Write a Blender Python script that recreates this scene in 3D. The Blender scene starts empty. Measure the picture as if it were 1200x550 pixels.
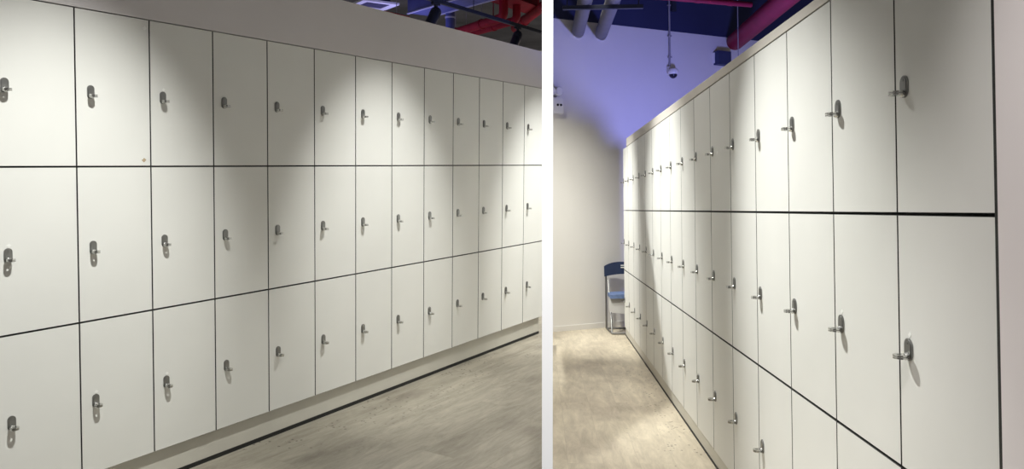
import bpy, bmesh, math, random
from mathutils import Matrix, Vector
random.seed(7)
SC = bpy.context.scene
COL = SC.collection
PI = math.pi

# ---------------------------------------------------------------- the two halves of the hall
# each half is a rigid frame: x runs along its locker bank away from the viewer, z up, z = 0 on the joint
# between the top and the middle row of doors, y = 0 on the door fronts
ML = Matrix(((0.5172532876, -0.8557874413, 0.0087687934, -1.6555631228),
             (0.8555169060, 0.5167573223, -0.0324452381, 2.9220153757),
             (0.0232348891, 0.0242842571, 0.9994350478, 1.3984682728), (0, 0, 0, 1)))
MR = Matrix(((0.0357543596, -0.9993341748, -0.0072686176, 0.9054618307),
             (0.9988428457, 0.0355007950, 0.0324447704, 1.4342104023),
             (-0.0321651261, -0.0084202487, 0.9994470992, 1.2730803678), (0, 0, 0, 1)))
EYE = Vector((0, 0, 1.33))
SEAM = 0.0461                       # the two halves meet in the vertical plane x = SEAM * y
W_L, W_R = 0.30687, 0.39821         # locker widths
ROWS_L = {'top': (0.0, 0.6028), 'middle': (-0.600, 0.600), 'bottom': (-1.2060, 0.606)}
ROWS_R = {'top': (0.0, 0.6244), 'middle': (-0.600, 0.600), 'bottom': (-1.1807, 0.5807)}
N_L, N_R = 13, 16
FLOOR_L, FLOOR_R = -1.346, -1.266
CEIL_L, CEIL_R = 2.25, 3.00
BAND_R = 2.035

# ---------------------------------------------------------------- materials
def new_mat(name):
    m = bpy.data.materials.new(name); m.use_nodes = True
    nt = m.node_tree
    return m, nt, nt.nodes['Principled BSDF']

def mat(name, col, rough=0.5, metal=0.0, var=0.06, scale=6.0, bump=0.0, bscale=60.0, spec=0.5):
    m, nt, b = new_mat(name)
    b.inputs['Roughness'].default_value = rough
    b.inputs['Metallic'].default_value = metal
    b.inputs['Specular IOR Level'].default_value = spec
    tc = nt.nodes.new('ShaderNodeTexCoord')
    n = nt.nodes.new('ShaderNodeTexNoise'); n.inputs['Scale'].default_value = scale
    n.inputs['Detail'].default_value = 4
    r = nt.nodes.new('ShaderNodeValToRGB')
    lo = [max(0, c * (1 - var)) for c in col]; hi = [min(1, c * (1 + var)) for c in col]
    r.color_ramp.elements[0].position = 0.3; r.color_ramp.elements[1].position = 0.7
    r.color_ramp.elements[0].color = (*lo, 1); r.color_ramp.elements[1].color = (*hi, 1)
    nt.links.new(tc.outputs['Object'], n.inputs['Vector'])
    nt.links.new(n.outputs['Fac'], r.inputs['Fac'])
    nt.links.new(r.outputs['Color'], b.inputs['Base Color'])
    if bump:
        n2 = nt.nodes.new('ShaderNodeTexNoise'); n2.inputs['Scale'].default_value = bscale
        bp = nt.nodes.new('ShaderNodeBump'); bp.inputs['Strength'].default_value = bump
        bp.inputs['Distance'].default_value = 0.002
        nt.links.new(tc.outputs['Object'], n2.inputs['Vector'])
        nt.links.new(n2.outputs['Fac'], bp.inputs['Height'])
        nt.links.new(bp.outputs['Normal'], b.inputs['Normal'])
    return m

def floor_mat(name, inv, base, dark, specks):
    """grey-beige wood-look vinyl planks running along the bank; inv = world -> half frame"""
    m, nt, b = new_mat(name)
    N, Lk = nt.nodes.new, nt.links.new
    b.inputs['Roughness'].default_value = 0.5
    b.inputs['Specular IOR Level'].default_value = 0.3
    tc = N('ShaderNodeTexCoord')
    br = N('ShaderNodeTexBrick')
    br.offset = 0.37; br.inputs['Scale'].default_value = 1.0
    br.inputs['Brick Width'].default_value = 1.22; br.inputs['Row Height'].default_value = 0.18
    br.inputs['Mortar Size'].default_value = 0.0012; br.inputs['Mortar Smooth'].default_value = 0.2
    br.inputs['Color1'].default_value = (0, 0, 0, 1); br.inputs['Color2'].default_value = (1, 1, 1, 1)
    br.inputs['Mortar'].default_value = (0.5, 0.5, 0.5, 1)
    Lk(tc.outputs['Object'], br.inputs['Vector'])
    mp = N('ShaderNodeMapping'); mp.inputs['Scale'].default_value = (0.9, 4.0, 1)
    Lk(tc.outputs['Object'], mp.inputs['Vector'])
    # shift the grain from plank to plank
    ad = N('ShaderNodeVectorMath'); ad.operation = 'ADD'
    sc = N('ShaderNodeVectorMath'); sc.operation = 'SCALE'; sc.inputs['Scale'].default_value = 7.0
    Lk(br.outputs['Color'], sc.inputs[0]); Lk(mp.outputs['Vector'], ad.inputs[0]); Lk(sc.outputs['Vector'], ad.inputs[1])
    g = N('ShaderNodeTexNoise'); g.inputs['Scale'].default_value = 3.4; g.inputs['Detail'].default_value = 12
    g.inputs['Roughness'].default_value = 0.74; g.inputs['Distortion'].default_value = 0.5
    Lk(ad.outputs['Vector'], g.inputs['Vector'])
    rg = N('ShaderNodeValToRGB')
    rg.color_ramp.elements[0].position = 0.34; rg.color_ramp.elements[1].position = 0.68
    rg.color_ramp.elements[0].color = (*dark, 1); rg.color_ramp.elements[1].color = (*base, 1)
    Lk(g.outputs['Fac'], rg.inputs['Fac'])
    # plank to plank tone
    mx = N('ShaderNodeMix'); mx.data_type = 'RGBA'; mx.blend_type = 'MULTIPLY'; mx.inputs['Factor'].default_value = 1
    tr = N('ShaderNodeMapRange'); tr.inputs['To Min'].default_value = 0.95; tr.inputs['To Max'].default_value = 1.03
    Lk(br.outputs['Color'], tr.inputs['Value'])
    Lk(rg.outputs['Color'], mx.inputs['A']); Lk(tr.outputs['Result'], mx.inputs['B'])
    # plank joints
    mj = N('ShaderNodeMix'); mj.data_type = 'RGBA'; mj.blend_type = 'MULTIPLY'
    mj.inputs['B'].default_value = (0.88, 0.87, 0.86, 1)
    Lk(br.outputs['Fac'], mj.inputs['Factor']); Lk(mx.outputs['Result'], mj.inputs['A'])
    # dusty scuffs
    s = N('ShaderNodeTexNoise'); s.inputs['Scale'].default_value = 1.9; s.inputs['Detail'].default_value = 5
    Lk(tc.outputs['Object'], s.inputs['Vector'])
    rs = N('ShaderNodeValToRGB'); rs.color_ramp.elements[0].position = 0.50; rs.color_ramp.elements[1].position = 0.70
    Lk(s.outputs['Fac'], rs.inputs['Fac'])
    ms = N('ShaderNodeMix'); ms.data_type = 'RGBA'; ms.blend_type = 'MULTIPLY'; ms.inputs['B'].default_value = (0.74, 0.72, 0.72, 1)
    Lk(rs.outputs['Color'], ms.inputs['Factor']); Lk(mj.outputs['Result'], ms.inputs['A'])
    out = ms.outputs['Result']
    # fine dirt specks, thicker close to the plinth
    v = N('ShaderNodeTexVoronoi'); v.inputs['Scale'].default_value = 30.0; v.inputs['Randomness'].default_value = 1
    Lk(tc.outputs['Object'], v.inputs['Vector'])
    lt = N('ShaderNodeMath'); lt.operation = 'LESS_THAN'; lt.inputs[1].default_value = 0.20
    Lk(v.outputs['Distance'], lt.inputs[0])
    sx = N('ShaderNodeSeparateXYZ'); Lk(tc.outputs['Object'], sx.inputs['Vector'])
    near = N('ShaderNodeMapRange'); near.inputs['From Min'].default_value = specks[0]; near.inputs['From Max'].default_value = specks[1]
    near.inputs['To Min'].default_value = 1; near.inputs['To Max'].default_value = 0
    ab = N('ShaderNodeMath'); ab.operation = 'ABSOLUTE'; Lk(sx.outputs['Y'], ab.inputs[0]); Lk(ab.outputs[0], near.inputs['Value'])
    pick = N('ShaderNodeTexNoise'); pick.inputs['Scale'].default_value = 5.0
    Lk(tc.outputs['Object'], pick.inputs['Vector'])
    gp = N('ShaderNodeMath'); gp.operation = 'GREATER_THAN'; gp.inputs[1].default_value = 0.52; Lk(pick.outputs['Fac'], gp.inputs[0])
    m1 = N('ShaderNodeMath'); m1.operation = 'MULTIPLY'; Lk(lt.outputs[0], m1.inputs[0]); Lk(near.outputs['Result'], m1.inputs[1])
    m2 = N('ShaderNodeMath'); m2.operation = 'MULTIPLY'; Lk(m1.outputs[0], m2.inputs[0]); Lk(gp.outputs[0], m2.inputs[1])
    m3 = N('ShaderNodeMath'); m3.operation = 'MULTIPLY'; m3.inputs[1].default_value = 0.85; Lk(m2.outputs[0], m3.inputs[0])
    md = N('ShaderNodeMix'); md.data_type = 'RGBA'; md.inputs['B'].default_value = (0.08, 0.07, 0.06, 1)
    Lk(m3.outputs[0], md.inputs['Factor']); Lk(out, md.inputs['A'])
    Lk(md.outputs['Result'], b.inputs['Base Color'])
    bp = N('ShaderNodeBump'); bp.inputs['Strength'].default_value = 0.15; bp.inputs['Distance'].default_value = 0.002
    Lk(g.outputs['Fac'], bp.inputs['Height']); Lk(bp.outputs['Normal'], b.inputs['Normal'])
    return m

M = {}
M['door'] = mat('door_laminate', (0.755, 0.753, 0.722), 0.5, var=0.02, scale=3, spec=0.3)
M['core'] = mat('dark_laminate_core', (0.03, 0.029, 0.028), 0.6, var=0.1)
M['carcass'] = mat('dark_carcass_board', (0.012, 0.012, 0.013), 0.7, var=0.1)
M['chrome'] = mat('chrome', (0.62, 0.62, 0.60), 0.22, 1.0, var=0.04)
M['steel'] = mat('brushed_steel', (0.27, 0.27, 0.265), 0.42, 1.0, var=0.05)
M['residue'] = mat('tape_residue', (0.42, 0.33, 0.22), 0.8)
M['glue'] = mat('pale_glue_mark', (0.88, 0.88, 0.85), 0.35)
M['bulkhead_l'] = mat('grey_bulkhead_paint', (0.66, 0.63, 0.635), 0.8, var=0.04, scale=1.5)
M['bulkhead_r'] = mat('greige_bulkhead_paint', (0.60, 0.565, 0.515), 0.75, var=0.03, scale=2)
M['plinth'] = mat('plinth_laminate', (0.58, 0.56, 0.50), 0.55, var=0.04, scale=4)
M['black'] = mat('black_rubber', (0.010, 0.010, 0.010), 0.6)
M['wallwhite'] = mat('white_wall_paint', (0.74, 0.72, 0.69), 0.85, var=0.02, scale=2, bump=0.1)
M['pinkwhite'] = mat('pinkish_white_panel', (0.84, 0.79, 0.785), 0.7, var=0.02, scale=2)
M['partition'] = mat('bright_white_board', (0.93, 0.93, 0.93), 0.8, var=0.005)
M['navy'] = mat('navy_ceiling_paint', (0.020, 0.026, 0.085), 0.85, var=0.15, scale=1.5)
M['void'] = mat('dark_void_ceiling', (0.17, 0.165, 0.17), 0.9, var=0.35, scale=1.2)
M['red'] = mat('red_pipe_paint', (0.33, 0.018, 0.035), 0.6, var=0.15, spec=0.15)
M['magenta'] = mat('crimson_pipe_paint', (0.21, 0.010, 0.036), 0.5, var=0.12, spec=0.25)
M['blue'] = mat('blue_duct_paint', (0.075, 0.088, 0.26), 0.5, var=0.1)
M['blueedge'] = mat('pale_duct_flange', (0.45, 0.46, 0.60), 0.5, var=0.05)
M['darkblue'] = mat('dark_blue_metal', (0.02, 0.03, 0.10), 0.5, var=0.1)
M['darkmetal'] = mat('dark_track_metal', (0.015, 0.02, 0.04), 0.45, 0.0, var=0.1)
M['pipegrey'] = mat('grey_insulated_pipe', (0.15, 0.147, 0.16), 0.6, var=0.06)
M['vent'] = mat('white_vent_metal', (0.85, 0.85, 0.88), 0.5, var=0.02)
M['ventdark'] = mat('vent_louvre_metal', (0.16, 0.16, 0.24), 0.6, var=0.05)
M['camwhite'] = mat('white_camera_plastic', (0.75, 0.74, 0.74), 0.45, var=0.01)
M['camdome'] = mat('dark_dome_glass', (0.010, 0.010, 0.03), 0.12, var=0.02)
M['conduit'] = mat('grey_conduit', (0.30, 0.29, 0.32), 0.55, var=0.04)
M['chairblue'] = mat('navy_chair_plastic', (0.015, 0.026, 0.066), 0.5, var=0.1, bump=0.2)
M['chairseat'] = mat('blue_chair_cushion', (0.10, 0.15, 0.29), 0.75, var=0.2, scale=30)
M['chairgrey'] = mat('pale_grey_chair_shell', (0.42, 0.41, 0.40), 0.6, var=0.03)
M['whitemetal'] = mat('white_slot', (0.75, 0.75, 0.72), 0.5)
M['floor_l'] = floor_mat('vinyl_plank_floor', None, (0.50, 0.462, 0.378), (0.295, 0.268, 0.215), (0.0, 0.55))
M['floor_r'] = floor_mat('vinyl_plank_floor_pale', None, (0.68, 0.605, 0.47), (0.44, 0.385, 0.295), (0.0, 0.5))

# ---------------------------------------------------------------- mesh helpers
def box(bm, x0, x1, y0, y1, z0, z1, mtx=None):
    vs = [bm.verts.new((x, y, z)) for x in (x0, x1) for y in (y0, y1) for z in (z0, z1)]
    F = [(0, 1, 3, 2), (4, 6, 7, 5), (0, 4, 5, 1), (2, 3, 7, 6), (0, 2, 6, 4), (1, 5, 7, 3)]
    fs = [bm.faces.new([vs[i] for i in f]) for f in F]
    if mtx: bmesh.ops.transform(bm, matrix=mtx, verts=vs)
    return vs

def bevel_all(bm, w, seg=2):
    bmesh.ops.recalc_face_normals(bm, faces=bm.faces)
    bmesh.ops.bevel(bm, geom=list(bm.edges), offset=w, segments=seg, profile=0.7, affect='EDGES')

def tube(bm, pts, r, n=14, caps=True):
    """round tube along a polyline with mitred rings"""
    pts = [Vector(p) for p in pts]
    rings = []
    up = None
    for i, p in enumerate(pts):
        if i == 0: t = (pts[1] - p).normalized()
        elif i == len(pts) - 1: t = (p - pts[i - 1]).normalized()
        else: t = ((p - pts[i - 1]).normalized() + (pts[i + 1] - p).normalized()).normalized()
        if up is None:
            up = Vector((0, 0, 1)) if abs(t.z) < 0.9 else Vector((1, 0, 0))
        a = t.cross(up).normalized(); b = a.cross(t).normalized(); up = b
        k = 1.0
        if 0 < i < len(pts) - 1:
            c = (p - pts[i - 1]).normalized().dot(t); k = 1 / max(0.5, c)
        rr = r[i] if isinstance(r, (list, tuple)) else r
        rings.append([bm.verts.new(p + (a * math.cos(q) + b * math.sin(q)) * rr * (k if False else 1)) for q in (2 * PI * j / n for j in range(n))])
    for i in range(len(rings) - 1):
        for j in range(n):
            bm.faces.new((rings[i][j], rings[i][(j + 1) % n], rings[i + 1][(j + 1) % n], rings[i + 1][j]))
    if caps:
        bm.faces.new(rings[0][::-1]); bm.faces.new(rings[-1])

def lathe(bm, prof, n=24, mtx=None):
    """profile [(r, z)] turned about z"""
    vs_all = []; prev = None
    for r, z in prof:
        if r < 1e-6:
            ring = [bm.verts.new((0, 0, z))]
        else:
            ring = [bm.verts.new((r * math.cos(2 * PI * j / n), r * math.sin(2 * PI * j / n), z)) for j in range(n)]
        vs_all += ring
        if prev is not None:
            for j in range(n):
                a, b = prev[j % len(prev)], prev[(j + 1) % len(prev)]
                c, d = ring[(j + 1) % len(ring)], ring[j % len(ring)]
                f = []
                for v in (a, b, c, d):
                    if v not in f: f.append(v)
                if len(f) > 2: bm.faces.new(f)
        prev = ring
    if mtx: bmesh.ops.transform(bm, matrix=mtx, verts=vs_all)

def stadium(bm, hw, y0, y1, t0, t1, hole=None, n=32, mtx=None):
    """flat plate in the xy plane, round ends, from y0 to y1, z from t0 to t1, optional hole (y, r)"""
    vs_all = []
    out = []
    for j in range(n):
        a = 2 * PI * j / n
        c, s = math.cos(a), math.sin(a)
        yc = (y1 - hw) if s >= 0 else (y0 + hw)
        out.append((hw * c, yc + hw * s))
    def ring(pts, z): 
        r = [bm.verts.new((x, y, z)) for x, y in pts]; vs_all.extend(r); return r
    o0, o1 = ring(out, t0), ring(out, t1)
    for j in range(n): bm.faces.new((o0[j], o0[(j + 1) % n], o1[(j + 1) % n], o1[j]))
    if hole:
        hy, hr = hole
        inn = [(hr * math.cos(2 * PI * j / n), hy + hr * math.sin(2 * PI * j / n)) for j in range(n)]
        i0, i1 = ring(inn, t0), ring(inn, t1)
        for j in range(n):
            k = (j + 1) % n
            bm.faces.new((i0[k], i0[j], i1[j], i1[k]))
            bm.faces.new((o0[k], o0[j], i0[j], i0[k]))
            bm.faces.new((o1[j], o1[k], i1[k], i1[j]))
    else:
        bm.faces.new(o0[::-1]); bm.faces.new(o1)
    if mtx: bmesh.ops.transform(bm, matrix=mtx, verts=vs_all)

def mesh_of(name, bm, m, smooth=False):
    bmesh.ops.recalc_face_normals(bm, faces=bm.faces)
    me = bpy.data.meshes.new(name); bm.to_mesh(me); bm.free()
    me.materials.append(m)
    if smooth:
        me.polygons.foreach_set('use_smooth', [True] * len(me.polygons))
        try: me.set_sharp_from_angle(angle=math.radians(40))
        except Exception: pass
    return me

def obj(name, bm, m, parent=None, smooth=False, mtx=None):
    o = bpy.data.objects.new(name, mesh_of(name, bm, m, smooth) if isinstance(bm, bmesh.types.BMesh) else bm)
    COL.objects.link(o)
    if parent: o.parent = parent
    if mtx is not None: o.matrix_world = mtx
    return o

def tag(o, label, cat, group=None):
    o['label'] = label; o['category'] = cat
    if group: o['group'] = group
    return o

def thing(name, label, cat, mtx, group=None):
    o = bpy.data.objects.new(name, None); COL.objects.link(o)
    o.empty_display_size = 0.05; o.matrix_world = mtx
    return tag(o, label, cat, group)

def struct(name, bm, m, mtx=Matrix()):
    o = obj(name, bm, m, mtx=mtx); o['kind'] = 'structure'; return o

def T(x, y, z): return Matrix.Translation((x, y, z))

def clip_to_half(bm, mtx, side, gap=0.0):
    """cut a slab (in its half's frame) at the vertical meeting plane of the two halves"""
    inv = mtx.inverted()
    n = Vector((1, -SEAM, 0)).normalized()
    co = inv @ Vector((gap, 0, 0)); no = (inv.to_3x3() @ n).normalized()
    r = bmesh.ops.bisect_plane(bm, geom=bm.verts[:] + bm.edges[:] + bm.faces[:], plane_co=co, plane_no=no,
                               clear_outer=(side == 'L'), clear_inner=(side == 'R'))
    bmesh.ops.holes_fill(bm, edges=[e for e in bm.edges if e.is_boundary])

# ---------------------------------------------------------------- the setting
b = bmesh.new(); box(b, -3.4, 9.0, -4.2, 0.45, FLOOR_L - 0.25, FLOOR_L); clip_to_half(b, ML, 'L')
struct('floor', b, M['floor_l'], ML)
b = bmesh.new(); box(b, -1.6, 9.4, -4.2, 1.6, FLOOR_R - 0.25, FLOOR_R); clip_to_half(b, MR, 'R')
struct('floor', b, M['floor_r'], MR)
b = bmesh.new(); box(b, -1.0, 12.0, -0.3, 7.5, CEIL_L, CEIL_L + 0.15); clip_to_half(b, ML, 'L')
struct('ceiling', b, M['void'], ML)
b = bmesh.new(); box(b, 2.2, 9.6, -4.0, 1.6, CEIL_R, CEIL_R + 0.15); clip_to_half(b, MR, 'R')
struct('ceiling', b, M['navy'], MR)

# far white wall of the right half: oblique to the bank
WN = Vector((1, 0.508, 0)).normalized(); WD = Vector((0.508, -1, 0)).normalized(); WD = WD
W0 = Vector((6.967, 0, 0))
def wall_mtx(y, z, off=0.0):
    """frame on the far wall at bank ordinate y: x along the wall, y into the wall, z up"""
    p = Vector((6.967 - 0.508 * y, y, z)) - WN * off
    m3 = Matrix((WD, WN, Vector((0, 0, 1)))).transposed()
    return MR @ (T(*p) @ m3.to_4x4())
b = bmesh.new(); box(b, -1.5, 4.2, 0.0, 0.15, FLOOR_R - 0.02, BAND_R)
wm = wall_mtx(0, 0); clip_to_half(b, wm, 'R')
struct('wall_back', b, M['wallwhite'], wm)
b = bmesh.new(); box(b, -1.5, 4.2, 0.0, 0.15, BAND_R, CEIL_R + 0.02); clip_to_half(b, wm, 'R')
struct('wall_back_upper', b, M['navy'], wm)

# bulkheads above the banks
b = bmesh.new(); box(b, -W_L, (N_L - 1) * W_L, 0.0, 0.42, 0.6035, 0.886); bevel_all(b, 0.003)
struct('wall_left', b, M['bulkhead_l'], ML)
b = bmesh.new()
pr = [(-0.6, 0.640), (N_R * W_R, 0.715)]
top0, top1 = pr[0][1], pr[1][1]
xe = N_R * W_R - 0.30
vs = []
for x, zt in ((0.0, 0.650), (xe, 0.705)):
    for y in (0.0, -0.42):
        for z in (0.6255, zt): vs.append(b.verts.new((x, y, z)))
for f in [(0, 1, 3, 2), (4, 6, 7, 5), (0, 4, 5, 1), (2, 3, 7, 6), (0, 2, 6, 4), (1, 5, 7, 3)]: b.faces.new([vs[i] for i in f])
bevel_all(b, 0.002)
struct('wall_right', b, M['bulkhead_r'], MR)
# pinkish end wall at the near end of the right bank, with a black edge strip
b = bmesh.new(); box(b, -0.55, -0.023, -0.42, 0.012, FLOOR_R, 1.15); bevel_all(b, 0.003)
struct('wall_front', b, M['pinkwhite'], MR)
b = bmesh.new(); box(b, -0.0215, -0.001, -0.42, 0.004, FLOOR_R, 0.650)
o = struct('trim_1', b, M['black'], MR)
# plinths and the black strips below them
b = bmesh.new(); box(b, -W_L, (N_L - 1) * W_L, 0.030, 0.40, FLOOR_L + 0.019, -1.2065)
struct('baseboard_left', b, M['plinth'], ML)
b = bmesh.new(); box(b, -W_L, (N_L - 1) * W_L, 0.026, 0.40, FLOOR_L, FLOOR_L + 0.018)
struct('trim_2', b, M['black'], ML)
b = bmesh.new(); box(b, 0.0, N_R * W_R, -0.40, -0.010, FLOOR_R + 0.011, -1.1812)
struct('baseboard_right', b, M['plinth'], MR)
b = bmesh.new(); box(b, 0.0, N_R * W_R, -0.40, -0.006, FLOOR_R, FLOOR_R + 0.010)
struct('trim_3', b, M['black'], MR)
# skirting of the far wall
b = bmesh.new(); box(b, -1.0, 0.6, -0.010, -0.0005, FLOOR_R, FLOOR_R + 0.055); clip_to_half(b, wm, 'R'); 
struct('baseboard_back', b, M['wallwhite'], wm)
# slim white partition board standing between the two halves, its end towards the viewer
PY0, PY1 = 1.60, 2.15
b = bmesh.new(); 
c0, c1 = (635.2 - 600) / 900 * PY0, (648.0 - 600) / 900 * PY0
xm = (c0 + c1) / 2; hw = (c1 - c0) / 2
ang = math.atan2(xm, PY0)
box(b, -hw, hw, 0, (PY1 - PY0), -0.1, 1.90 + 0.0)
pm = Matrix.Translation((xm, PY0, 0)) @ Matrix.Rotation(-ang, 4, 'Z')
for v in b.verts:
    if v.co.z < 0: v.co.z = -0.02
struct('wall_middle', b, M['partition'], pm)

# ---------------------------------------------------------------- lockers
def make_locker_meshes(w, h, lock_x, row, gap, k):
    """canonical: x right seen from the front, front towards -y (front face at y = 0), z up from the base"""
    D = 0.40; t = 0.014; g = 0.0005
    b = bmesh.new()
    box(b, g, t, 0.0195, D, g, h - g); box(b, w - t, w - g, 0.0195, D, g, h - g)
    box(b, t, w - t, 0.0195, D, g, t); box(b, t, w - t, 0.0195, D, h - t, h - g)
    box(b, t, w - t, D - 0.006, D, t, h - t)
    car = mesh_of('carcass', b, M['carcass'])
    b = bmesh.new()
    gx, gz = gap
    box(b, gx, w - gx, 0.0, 0.018, gz, h - gz); bevel_all(b, 0.0010, 1)
    b.normal_update()
    for f in b.faces: f.material_index = 0 if f.normal.y < -0.9 else 1
    door = mesh_of('door', b, M['door']); door.materials.append(M['core'])
    # lock plate: upright stadium with a raised rim
    zc = h - 0.55 * h                                    # height of the hasp
    b = bmesh.new()
    R = Matrix.Rotation(PI / 2, 4, 'X')                  # xy plate -> xz plate, thickness towards -y
    P = T(lock_x, 0, zc) @ R
    stadium(b, 0.0140 * k, -0.010, 0.042, 0.0, 0.0035, mtx=P)
    stadium(b, 0.0110 * k, -0.007, 0.039, 0.0035, 0.0050, mtx=P)
    lathe(b, [(0.0035, 0.005), (0.0035, 0.0058), (0.0, 0.0060)], 12, P @ T(0, 0.031, 0))
    plate = mesh_of('lock_plate', b, M['steel'], True)
    # hasp: turning barrel and two flat eyes, sticking out level from the door
    b = bmesh.new()
    for z0 in (-0.0046, 0.0012):
        stadium(b, 0.0135 * k, -0.037, -0.003, z0, z0 + 0.0036, hole=(-0.0235, 0.0055), mtx=T(lock_x, 0, zc))
    lathe(b, [(0.0, 0.0), (0.0088, 0.0), (0.0088, 0.010), (0.0076, 0.0115), (0.0, 0.0115)], 20, T(lock_x, 0, zc) @ R)
    hasp = mesh_of('lock_hasp', b, M['chrome'], True)
    return car, door, plate, hasp

ORD = ['first', 'second', 'third', 'fourth', 'fifth', 'sixth', 'seventh', 'eighth', 'ninth', 'tenth',
       'eleventh', 'twelfth', 'thirteenth', 'fourteenth', 'fifteenth', 'sixteenth']
locker_roots = {}
def bank(side):
    w, rows, n, mtx = (W_L, ROWS_L, N_L, ML) if side == 'L' else (W_R, ROWS_R, N_R, MR)
    for row, (z0, h) in rows.items():
        car, door, plate, hasp = make_locker_meshes(w, h, 0.058 if side == 'L' else 0.048, row, (0.0020, 0.0026) if side == 'L' else (0.0026, 0.0032), 1.0 if side == 'L' else 1.32)
        proto = None
        for i in range(n):
            if side == 'L':
                m = mtx @ T((i - 1) * w, 0, z0)
                k = n - 1 - i
                lab = f'off-white locker, {row} row under the grey bulkhead, {ORD[k]} column from the white partition'
                grp = 'lockers under the grey bulkhead'
            else:
                m = mtx @ T((i + 1) * w, 0, z0) @ Matrix.Rotation(PI, 4, 'Z')
                lab = f'off-white locker, {row} row, {ORD[i]} column from the black-edged pinkish wall end'
                grp = 'lockers running from the pinkish wall end to the chair'
            if proto is None:
                root = thing('locker', lab, 'locker', m, grp)
                obj('carcass', car, None, root)
                d = obj('door', door, None, root)
                obj('lock_plate', plate, None, d); obj('lock_hasp', hasp, None, d)
                proto = root
            else:
                root = proto.copy(); COL.objects.link(root); root.matrix_world = m; root['label'] = lab
                for ch in list(proto.children):
                    c = ch.copy(); COL.objects.link(c); c.parent = root
                    for gc in ch.children:
                        e = gc.copy(); COL.objects.link(e); e.parent = c
                        if e.name.startswith('lock_hasp'):
                            pass
            locker_roots[(side, row, i)] = root
bank('L'); bank('R')

def child(root, kind):
    for c in root.children:
        if c.name.split('.')[0] == kind: return c
# small marks that the photo shows on single doors
def mark(root, x, z, s, m, name, label=None):
    b = bmesh.new()
    pts = [(s * r * math.cos(a), s * r * 1.0 * math.sin(a)) for a, r in
           ((0.2, 1), (0.9, .7), (1.6, .95), (2.4, .6), (3.1, 1.1), (3.9, .75), (4.6, .9), (5.5, .65))]
    lo = [b.verts.new((x + px, -0.0001, z + pz)) for px, pz in pts]
    hi = [b.verts.new((x + px, -0.0009, z + pz)) for px, pz in pts]
    b.faces.new(hi); b.faces.new(lo[::-1])
    for j in range(len(pts)):
        k = (j + 1) % len(pts); b.faces.new((lo[j], lo[k], hi[k], hi[j]))
    o = obj(name, b, m, child(root, 'door'))
    if label: o['label'] = label
r = locker_roots[('L', 'top', 1)]
mark(r, W_L - 0.030, 0.026, 0.010, M['residue'], 'tape_mark', 'small brown scrap of tape near the lower corner')
mark(r, W_L - 0.020, 0.565, 0.010, M['glue'], 'glue_mark')
r['label'] = 'top-row locker with two small tape marks, next to last column from the white partition'
for key in (('L', 'bottom', 1), ('L', 'middle', 0), ('L', 'bottom', 2), ('L', 'top', 2), ('R', 'middle', 0), ('R', 'middle', 1), ('R', 'top', 5)):
    r = locker_roots[key]; lx = 0.058 if key[0] == 'L' else 0.048
    h = (ROWS_L if key[0] == 'L' else ROWS_R)[key[1]][1]
    if key == ('R', 'top', 5): mark(r, lx + 0.10, 0.45 * h, 0.010, M['glue'], 'glue_mark')
    else: mark(r, lx + 0.004, 0.45 * h + 0.050, 0.008, M['glue'], 'glue_mark')

# ---------------------------------------------------------------- above the left bank
# square ceiling diffuser
VZ = 1.90
vm = ML @ T(5.567, 3.42, VZ) @ Matrix.Rotation(math.radians(-25), 4, 'Z')
t = thing('air_vent', 'white square louvred air vent hanging above the grey bulkhead', 'vent', vm)
b = bmesh.new()
s, si = 0.235, 0.150
ring_o = [(-s, -s), (s, -s), (s, s), (-s, s)]; ring_i = [(-si, -si), (si, -si), (si, si), (-si, si)]
for (z0, z1) in ((0.0, 0.025),):
    A = [b.verts.new((x, y, z0)) for x, y in ring_o]; Bv = [b.verts.new((x, y, z0 + 0.004)) for x, y in ring_i]
    Cv = [b.verts.new((x, y, z1)) for x, y in ring_o]; Dv = [b.verts.new((x, y, z1)) for x, y in ring_i]
    for j in range(4):
        k = (j + 1) % 4
        b.faces.new((A[j], A[k], Bv[k], Bv[j])); b.faces.new((Cv[k], Cv[j], Dv[j], Dv[k]))
        b.faces.new((A[k], A[j], Cv[j], Cv[k])); b.faces.new((Bv[j], Bv[k], Dv[k], Dv[j]))
obj('frame', b, M['vent'], t)
b = bmesh.new()
for k in range(9):
    y = -si + 0.024 + k * (2 * si - 0.03) / 9
    box(b, -si, si, -0.016, 0.016, -0.0012, 0.0012, T(0, y + 0.012, 0.014) @ Matrix.Rotation(math.radians(38), 4, 'X'))
obj('louvres', b, M['ventdark'], t)
b = bmesh.new(); box(b, -si, si, -si, si, 0.026, CEIL_L - VZ - 0.001)
obj('duct_box', b, M['darkblue'], t)

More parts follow.
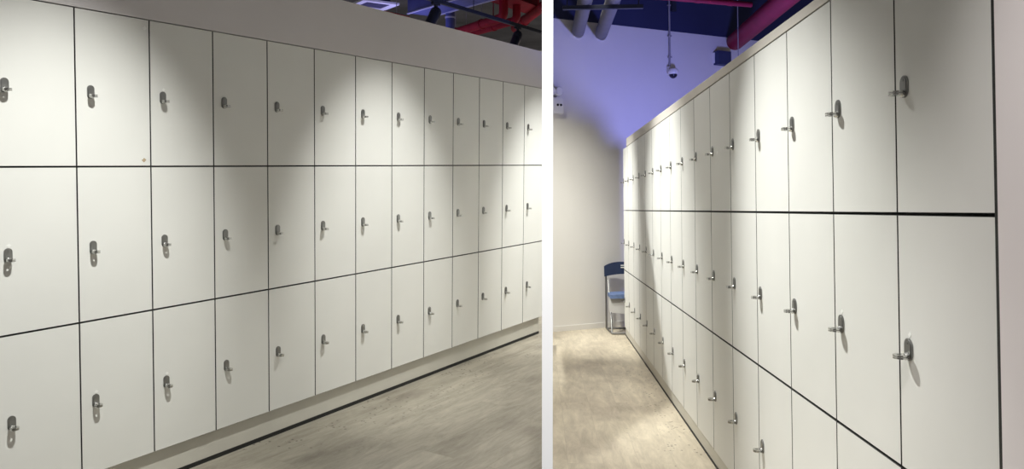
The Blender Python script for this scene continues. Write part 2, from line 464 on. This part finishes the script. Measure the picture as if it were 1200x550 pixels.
# black lighting track with two spotlights, running behind the bulkhead
t = thing('lighting_track', 'dark lighting track on rods, running above and behind the grey bulkhead', 'track', ML @ T(0, 1.5, 1.54))
b = bmesh.new(); box(b, 3.2, 6.9, -0.018, 0.018, -0.018, 0.018); bevel_all(b, 0.003)
obj('rail', b, M['darkmetal'], t)
for x in (4.9, 6.7):
    b = bmesh.new(); tube(b, [(x, 0, 0.018), (x, 0, CEIL_L - 1.541)], 0.004, 8)
    obj('hanger_rod', b, M['darkmetal'], t)
def track_spot(x, label):
    t = thing('track_spotlight', label, 'spotlight', ML @ T(x, 1.5, 1.52), 'spotlights on the dark track')
    b = bmesh.new(); box(b, -0.055, 0.055, -0.015, 0.015, -0.022, 0.0); bevel_all(b, 0.003)
    obj('adapter', b, M['darkmetal'], t)
    b = bmesh.new(); tube(b, [(0.0, 0, -0.020), (0.012, 0, -0.062)], 0.018, 12)
    box(b, -0.030, 0.052, -0.010, 0.010, -0.072, -0.055); 
    obj('yoke', b, M['darkmetal'], t, True)
    H = T(0.012, 0, -0.075) @ Matrix.Rotation(math.radians(36), 4, 'Y')
    b = bmesh.new()
    lathe(b, [(0.0, 0.02), (0.036, 0.02), (0.050, 0.0), (0.050, -0.19), (0.046, -0.192), (0.043, -0.175), (0.0, -0.172)], 24, H)
    for k in range(4):
        z = -0.01 - 0.016 * k
        lathe(b, [(0.050, z), (0.053, z - 0.002), (0.053, z - 0.006), (0.050, z - 0.008)], 24, H)
    obj('head', b, M['darkmetal'], t, True)
track_spot(4.26, 'dark cylindrical spotlight hanging from the track nearer the white air vent')
track_spot(5.78, 'dark cylindrical spotlight hanging from the track nearer the white partition')

def prism_between(bm, p, q, wid, hgt):
    """rectangular duct from p to q (centre line), width horizontal, height vertical"""
    p, q = Vector(p), Vector(q); d = (q - p); Ln = d.length; d.normalize()
    sd = d.cross(Vector((0, 0, 1))).normalized(); up = sd.cross(d)
    m3 = Matrix((d, sd, up)).transposed().to_4x4(); m3.translation = p
    box(bm, 0, Ln, -wid / 2, wid / 2, -hgt / 2, hgt / 2, m3)

# blue ducts
t = thing('air_duct', 'blue rectangular air duct with a round drop, crossing above the dark lighting track', 'duct', ML @ T(5.9, 2.3, 1.95))
b = bmesh.new(); prism_between(b, (0.06, 0.72, 0), (-0.62, -0.95, 0), 0.34, 0.26); bevel_all(b, 0.004)
obj('duct_body', b, M['blue'], t)
b = bmesh.new(); 
d = Vector((-0.64, -1.57, 0)).normalized(); sd = d.cross(Vector((0, 0, 1)))
for sg in (1, -1):
    prism_between(b, Vector((0.06, 0.72, -0.137)) + sd * sg * 0.17, Vector((-0.62, -0.95, -0.137)) + sd * sg * 0.17, 0.022, 0.012)
obj('flange', b, M['blueedge'], t)
b = bmesh.new()
for q in (0.25, 0.8):
    p = Vector((0.02, 0.62, 0)).lerp(Vector((-0.62, -0.95, 0)), q)
    tube(b, [p + Vector((0, 0, 0.12)), p + Vector((0, 0, CEIL_L - 1.951))], 0.006, 8)
obj('hanger_rods', b, M['darkmetal'], t)
b = bmesh.new(); lathe(b, [(0.0, -0.65), (0.055, -0.65), (0.055, 0.0), (0.0, 0.0)], 24, T(0.12, 0.30, 0))
obj('branch_duct', b, M['blue'], t, True)
b = bmesh.new()
for z in (-0.40, -0.20): lathe(b, [(0.055, z), (0.062, z), (0.062, z + 0.02), (0.055, z + 0.02)], 24, T(0.12, 0.30, 0))
obj('collar', b, M['blueedge'], t, True)
# navy service box beside the vent
b = bmesh.new(); box(b, -0.30, 0.25, -0.35, 0.40, 0, 0.28); bevel_all(b, 0.01)
o = obj('service_box', b, M['darkblue'], None, mtx=ML @ T(4.55, 2.95, CEIL_L - 0.281) @ Matrix.Rotation(0.25, 4, 'Z'))
tag(o, 'dark blue ceiling service box between the white vent and the blue duct', 'box')

# red steel: a wide beam and pipes
t = thing('red_beam', 'broad red steel beam under the ceiling above the lighting track', 'beam', ML @ T(6.5, 1.9, 1.92))
b = bmesh.new(); box(b, -1.6, 0.47, -0.17, 0.17, 0.0, 0.012); box(b, -1.6, 0.47, -0.006, 0.006, 0.012, 0.25); box(b, -1.6, 0.47, -0.17, 0.17, 0.25, 0.262)
obj('beam_body', b, M['red'], t)
b = bmesh.new(); box(b, -1.6, 0.45, 0.172, 0.184, -0.002, 0.03)
obj('edge_strip', b, M['red'], t)
b = bmesh.new(); 
for x in (-1.2, -0.1): tube(b, [(x, 0, 0.262), (x, 0, CEIL_L - 1.921)], 0.008, 8)
obj('hanger_rods', b, M['darkmetal'], t)
def red_pipe(p, q, r, label, name='red_pipe', m='red', frame=None, grp=None, collars=(0.25, 0.7), rods=True, ceil=CEIL_L, riser=0):
    frame = frame or ML
    p, q = Vector(p), Vector(q)
    t = thing(name, label, 'pipe', frame @ T(*p), grp)
    b = bmesh.new(); d = q - p
    tube(b, [(0, 0, 0), d * 0.5, d] + ([d + d.normalized() * r * 0.7 + Vector((0, 0, r * 0.4)), d + d.normalized() * r + Vector((0, 0, r)), d + d.normalized() * r + Vector((0, 0, riser))] if riser else []), r, 20); obj('pipe', b, M[m], t, True)
    u = d.normalized()
    for c in collars:
        b = bmesh.new(); a = d * c
        tube(b, [a - u * 0.025, a + u * 0.025], r * 1.14, 20); obj('coupling', b, M[m], t, True)
        if rods:
            b = bmesh.new(); tube(b, [a + Vector((0, 0, r)), Vector((a.x, a.y, ceil - 0.001 - p.z))], 0.004, 8)
            obj('hanger_rod', b, M['conduit'], t)
    return t
red_pipe((6.95, 3.4, 1.72), (6.15, 1.95, 1.72), 0.055, 'red pipe crossing behind the track, nearer the blue duct', riser=0.197)
red_pipe((7.25, 3.45, 1.74), (6.47, 1.96, 1.74), 0.050, 'red pipe crossing behind the track, nearer the white partition', riser=0.177)
red_pipe((7.75, 2.72, 1.90), (6.42, 1.48, 1.90), 0.060, 'red pipe slanting up at the end of the broad red beam', collars=(0.35,))
red_pipe((4.66, 2.475, 1.585), (5.04, 2.455, 1.585), 0.020, 'thin dark red pipe just above the bulkhead beside the white vent', collars=(0.5,))
# sprinkler head
t = thing('sprinkler', 'small pale sprinkler head on a thin drop beside the red beam', 'sprinkler', ML @ T(6.49, 2.28, 1.80))
b = bmesh.new(); tube(b, [(0, 0, 0.02), (0, 0, CEIL_L - 1.801)], 0.006, 8); obj('drop_pipe', b, M['red'], t)
b = bmesh.new(); lathe(b, [(0.0, -0.012), (0.02, -0.012), (0.02, -0.006), (0.008, 0.0), (0.012, 0.02), (0.0, 0.02)], 16); obj('head', b, M['camwhite'], t, True)

# ---------------------------------------------------------------- the right half: far wall and ceiling
def grey_pipe(y, z, r, label):
    xw = 6.967 - 0.508 * y
    t = thing('grey_pipe', label, 'pipe', MR @ T(xw, y, z), 'grey pipes under the navy ceiling')
    b = bmesh.new(); tube(b, [(-0.045, 0, 0), (-1.2, 0, 0), (-2.6, 0, 0)], r, 28); obj('pipe', b, M['pipegrey'], t, True)
    b = bmesh.new()
    lathe(b, [(r * 0.98, -0.012), (r * 1.16, -0.010), (r * 1.16, -0.001), (r * 0.98, -0.001)], 28)
    e = obj('wall_collar', b, M['camwhite'], t, True)
    e.matrix_local = T(0, 0, 0) @ (MR @ T(xw, y, z)).inverted() @ wall_mtx(y, z) @ Matrix.Rotation(-PI / 2, 4, 'X')
    return t
grey_pipe(0.425, 1.915, 0.068, 'grey pipe meeting the far wall, nearer the white partition')
grey_pipe(0.170, 1.915, 0.068, 'grey pipe meeting the far wall, nearer the security camera')
t = thing('pipe_hanger', 'dark trapeze hanger bar carrying the two grey pipes', 'hanger', MR @ T(5.42, 0.33, 1.81))
b = bmesh.new(); box(b, -0.02, 0.02, -0.42, 0.30, 0.0, 0.036); bevel_all(b, 0.004); obj('bar', b, M['darkmetal'], t)
for y in (-0.38, 0.26):
    b = bmesh.new(); tube(b, [(0, y, 0.036), (0, y, CEIL_R - 1.811)], 0.006, 8); obj('rod', b, M['darkmetal'], t)

# security camera on its conduit
cy_, cz_ = -0.63, 1.568
cm = wall_mtx(cy_, cz_)
t = thing('security_camera', 'white dome security camera on the far wall under a thin conduit', 'camera', cm)
b = bmesh.new()
box(b, -0.040, 0.040, -0.050, -0.001, -0.005, 0.055); bevel_all(b, 0.008)
obj('mount', b, M['camwhite'], t, True)
b = bmesh.new()
lathe(b, [(0.0, 0.02), (0.046, 0.02), (0.058, 0.005), (0.060, -0.03), (0.054, -0.040), (0.0, -0.040)], 28, T(0, -0.075, 0.0))
obj('housing', b, M['camwhite'], t, True)
b = bmesh.new()
lathe(b, [(0.046 * math.cos(a), -0.040 - 0.046 * math.sin(a)) for a in [0, .3, .6, .9, 1.2, 1.45]] + [(0.0, -0.0862)], 28, T(0, -0.075, 0.0))
obj('dome', b, M['camdome'], t, True)
t = thing('conduit', 'thin grey conduit running down the far wall to the security camera', 'conduit', cm)
b = bmesh.new(); ch = CEIL_R - cz_
tube(b, [(0, -0.014, 0.057), (0, -0.014, ch - 0.01)], 0.0115, 10)
obj('conduit_pipe', b, M['conduit'], t, True)
for z in (0.16, 0.40, 0.75):
    b = bmesh.new(); box(b, -0.022, 0.022, -0.028, -0.0005, z, z + 0.014); obj('saddle', b, M['conduit'], t)
b = bmesh.new(); box(b, 0.014, 0.075, -0.05, -0.001, 0.69, 0.90); bevel_all(b, 0.006)
obj('junction', b, M['darkmetal'], t)

# twin-head emergency light on the far wall, half hidden by the partition
t = thing('emergency_light', 'white twin-head emergency light on the far wall beside the white partition', 'emergency light', wall_mtx(0.71, 1.115))
b = bmesh.new(); box(b, -0.12, 0.098, -0.065, -0.001, -0.095, 0.075); bevel_all(b, 0.010); obj('body', b, M['camwhite'], t, True)
for x in (-0.05, 0.035):
    b = bmesh.new()
    lathe(b, [(0.0, 0.0), (0.040, 0.0), (0.048, 0.012), (0.048, 0.055), (0.030, 0.085), (0.0, 0.09)], 24, T(x, -0.10, 0.135) @ Matrix.Rotation(PI / 2 , 4, 'X') @ T(0, 0, -0.09) @ Matrix.Rotation(PI, 4, 'X') @ T(0, 0, -0.09))
    tube(b, [(x, -0.055, 0.135), (x, -0.04, 0.07)], 0.012, 10)
    h = obj('lamp_head', b, M['camwhite'], t, True)
for x in (0.030, 0.068):
    b = bmesh.new(); lathe(b, [(0.0, 0.0), (0.013, 0.0), (0.013, 0.006), (0.0, 0.008)], 14, T(x, -0.0645, -0.005) @ Matrix.Rotation(PI / 2, 4, 'X')); obj('indicator', b, M['black'], t)

# crimson sprinkler main and its thin branch
t = red_pipe((7.58, -1.45, 1.965), (3.2, -1.45, 1.965), 0.100, 'thick crimson pipe slanting down behind the bulkhead to the far wall', m='magenta', frame=MR,
         collars=(0.55,), rods=False)
b = bmesh.new(); tube(b, [(-0.55, 0.106, -0.40), (-0.55, 0.106, CEIL_R - 1.966)], 0.005, 8); o = obj('hanger_rod', b, M['conduit'], t)
red_pipe((5.62, -0.10, 1.985), (6.01, -1.21, 1.985), 0.026, 'thin red branch pipe under the navy ceiling near the crimson pipe', m='magenta', frame=MR,
         collars=(0.12, 0.5, 0.8), ceil=CEIL_R)
# dark blue wall box below the crimson pipe
t = thing('junction_box', 'dark blue box with a pale side, on the far wall below the crimson pipe', 'box', wall_mtx(-1.24, 1.80))
b = bmesh.new(); box(b, -0.05, 0.14, -0.09, -0.001, -0.11, 0.05); bevel_all(b, 0.006); obj('body', b, M['darkblue'], t)
b = bmesh.new(); box(b, -0.062, -0.051, -0.030, -0.001, -0.09, 0.035); bevel_all(b, 0.002); obj('side_plate', b, M['camwhite'], t)

# ---------------------------------------------------------------- folding chair past the far end of the bank
FZ = FLOOR_R
cm = MR @ T(6.60, -0.055, FZ)
t = thing('folding_chair', 'blue folding chair with a steel frame, partly hidden behind the lockers by the far wall', 'chair', cm)
hw = 0.205; FX, RX = -0.185, 0.185       # front towards the viewer (-x)
def fr(y): return [(RX - 0.01, y, 0.012), (RX - 0.015, y, 0.30), (RX + 0.005, y, 0.50), (RX + 0.012, y, 0.62)]
for y, nm in ((hw, 'rear_leg'), (-hw, 'rear_leg')):
    b = bmesh.new(); tube(b, fr(y), 0.0105, 12); obj(nm, b, M['steel'], t, True)
for y in (hw - 0.026, -hw + 0.026):
    b = bmesh.new(); tube(b, [(FX, y, 0.012), (FX + 0.10, y, 0.20), (RX - 0.06, y, 0.44), (RX - 0.015, y, 0.52)], 0.010, 12); obj('front_leg', b, M['steel'], t, True)
b = bmesh.new(); tube(b, [(RX - 0.01, hw, 0.012), (RX - 0.01, -hw, 0.012)], 0.0105, 12); obj('rear_foot_bar', b, M['steel'], t, True)
b = bmesh.new(); tube(b, [(FX, hw - 0.026, 0.012), (FX, -hw + 0.026, 0.012)], 0.0105, 12); obj('front_foot_bar', b, M['steel'], t, True)
b = bmesh.new(); tube(b, [(FX, hw - 0.03, 0.012), (RX - 0.01, hw - 0.002, 0.012)], 0.008, 10); obj('floor_rail', b, M['steel'], t, True)
b = bmesh.new(); tube(b, [(FX, 0.035, 0.014), (RX - 0.01, -0.13, 0.014)], 0.007, 10); obj('cross_brace', b, M['steel'], t, True)
# backrest: curved navy shell, arched top, hollow lower edge, two pale slots
def curved_panel(bm, hw, zt, zb, x0, bow, th, n=16, rows=6):
    """zt, zb: functions of s in [-1, 1]"""
    grid = {}
    for side in (0, 1):
        for i in range(n + 1):
            s = -1 + 2 * i / n
            for j in range(rows + 1):
                q = j / rows
                z = zb(s) * (1 - q) + zt(s) * q
                x = x0 + bow * (1 - s * s) + side * th + 0.02 * (z - zb(0)) / 0.15
                grid[side, i, j] = bm.verts.new((x, s * hw, z))
    for i in range(n):
        for j in range(rows):
            bm.faces.new([grid[0, i, j], grid[0, i, j + 1], grid[0, i + 1, j + 1], grid[0, i + 1, j]])
            bm.faces.new([grid[1, i, j], grid[1, i + 1, j], grid[1, i + 1, j + 1], grid[1, i, j + 1]])
    for i in range(n):
        for j in (0, rows):
            f = [grid[0, i, j], grid[0, i + 1, j], grid[1, i + 1, j], grid[1, i, j]]
            bm.faces.new(f)
    for j in range(rows):
        for i in (0, n):
            bm.faces.new([grid[0, i, j], grid[0, i, j + 1], grid[1, i, j + 1], grid[1, i, j]])
b = bmesh.new()
curved_panel(b, hw + 0.018, lambda s: 0.715 - 0.045 * abs(s) ** 3, lambda s: 0.560 + 0.026 * (abs(s) < 1) * (1 - s * s) - 0.0 , RX - 0.012, 0.022, 0.018)
back = obj('backrest', b, M['chairblue'], t, True)
for z in (0.672, 0.650):
    b = bmesh.new(); box(b, RX - 0.012, RX + 0.012, -0.085, 0.045, z, z + 0.010, T(0.018, 0, 0)); bevel_all(b, 0.002); obj('slot', b, M['whitemetal'], back)
# lower back skirt of pale plastic behind the seat
b = bmesh.new()
curved_panel(b, hw - 0.004, lambda s: 0.372, lambda s: 0.205 + 0.02 * s * s, FX + 0.052, -0.012, 0.010)
obj('seat_apron', b, M['chairgrey'], t, True)
b = bmesh.new()
n = 14
prof = []
box(b, FX + 0.03, RX - 0.05, -hw + 0.012, hw - 0.012, 0.362, 0.398)
bmesh.ops.subdivide_edges(b, edges=list(b.edges), cuts=3, use_grid_fill=True)
bevel_all(b, 0.001, 1)
for v in b.verts:
    if v.co.z > 0.39: v.co.z += 0.010 * math.cos(v.co.y / hw * 1.4)
obj('seat', b, M['chairseat'], t, True)

# ---------------------------------------------------------------- light
def aim(o, frm, to):
    d = Vector(to) - Vector(frm)
    o.matrix_world = Matrix.Translation(frm) @ d.to_track_quat('-Z', 'Y').to_matrix().to_4x4()
def spot(frame, frm, to, power, size=62, blend=0.8, col=(1.0, 0.95, 0.87), radius=0.025, oval=1.0):
    l = bpy.data.lights.new('spot_lamp', 'SPOT'); l.energy = power; l.spot_size = math.radians(size); l.spot_blend = blend
    l.color = col; l.shadow_soft_size = radius
    o = bpy.data.objects.new('spot_lamp', l); COL.objects.link(o)
    aim(o, frame @ Vector(frm), frame @ Vector(to)); o.scale = (oval, 1, 1); return o
def area(frame, frm, to, power, sx, sy, col):
    l = bpy.data.lights.new('area_lamp', 'AREA'); l.energy = power; l.shape = 'RECTANGLE'; l.size = sx; l.size_y = sy; l.color = col
    o = bpy.data.objects.new('area_lamp', l); COL.objects.link(o)
    aim(o, frame @ Vector(frm), frame @ Vector(to)); return o
def point(frame, at, power, col, r=0.1):
    l = bpy.data.lights.new('point_lamp', 'POINT'); l.energy = power; l.color = col; l.shadow_soft_size = r
    o = bpy.data.objects.new('point_lamp', l); COL.objects.link(o); o.location = frame @ Vector(at); return o

WARM = (0.99, 1.0, 0.955)
for x, p, sz in ((-2.1, 300, 38), (-0.10, 395, 43), (1.74, 325, 38), (3.66, 400, 37)):
    spot(ML, (x, -1.5, 1.90), (x, 0, -0.62), p, sz, 1.0, WARM, 0.015)
for x, dx, y, p, sz in ((1.0, 1.0, 1.5, 470, 45), (3.75, 0.2, 1.5, 430, 58), (6.05, -0.5, 1.5, 300, 48)):
    spot(MR, (x + dx, y, 1.90), (x, 0, -0.55), p, sz, 1.0, WARM, 0.015)
spot(MR, (-0.9, 1.0, 1.9), (-0.22, 0, -0.2), 165, 36, 1.0, (1.0, 0.96, 0.95), 0.03)  # added spot, there only to brighten the pinkish end wall
# unseen area fill added to brighten the right aisle's floor and doors
l = area(MR, (4.0, 0.28, 2.06), (4.0, 0.2, -1.3), 18, 4.2, 0.2, (1.0, 0.97, 0.90))
l.matrix_world = MR @ T(4.0, 0.28, 2.06)
l.data.spread = math.radians(64)
spot(MR, (4.6, 1.5, 2.1), (6.75, 0.40, -1.05), 460, 60, 1.0, (1.0, 0.98, 0.88), 0.1)  # added fill spot for the lower far wall and the floor before it
# unseen spot added only to turn the partition end white
spot(Matrix(), (0.05, 0.35, 2.75), (0.074, 1.6, 1.20), 250, 38, 0.6, (1, 1, 1))
# blue light behind the right bank, washing up the far wall
point(MR, (5.3, -0.92, 0.44), 138, (0.30, 0.32, 1.0), 0.16)
# violet light in the ceiling void behind the left bank
area(ML, (5.6, 3.05, 1.15), (5.6, 3.1, 2.2), 8, 0.9, 0.5, (0.42, 0.40, 1.0))
point(ML, (7.2, 1.6, 1.2), 6, (1.0, 0.80, 0.80), 0.2)  # added warm fill that brightens the red beam

w = bpy.data.worlds.new('dim_hall'); w.use_nodes = True; SC.world = w
bg = w.node_tree.nodes['Background']; bg.inputs['Color'].default_value = (1.0, 0.95, 0.90, 1); bg.inputs['Strength'].default_value = 0.145

# ---------------------------------------------------------------- camera
cd = bpy.data.cameras.new('camera'); cam = bpy.data.objects.new('camera', cd); COL.objects.link(cam)
cd.sensor_fit = 'HORIZONTAL'; cd.sensor_width = 36.0; cd.lens = 27.0
cd.shift_y = -46.0 / 1200.0
cd.clip_start = 0.05; cd.clip_end = 100
cam.location = EYE
cam.rotation_euler = (math.radians(90 - 0.7922), 0, 0)
SC.camera = cam

SC.view_settings.view_transform = 'Standard'
SC.view_settings.look = 'None'
SC.view_settings.gamma = 1.0
SC.view_settings.use_curve_mapping = False
SC.view_settings.exposure = 0.0
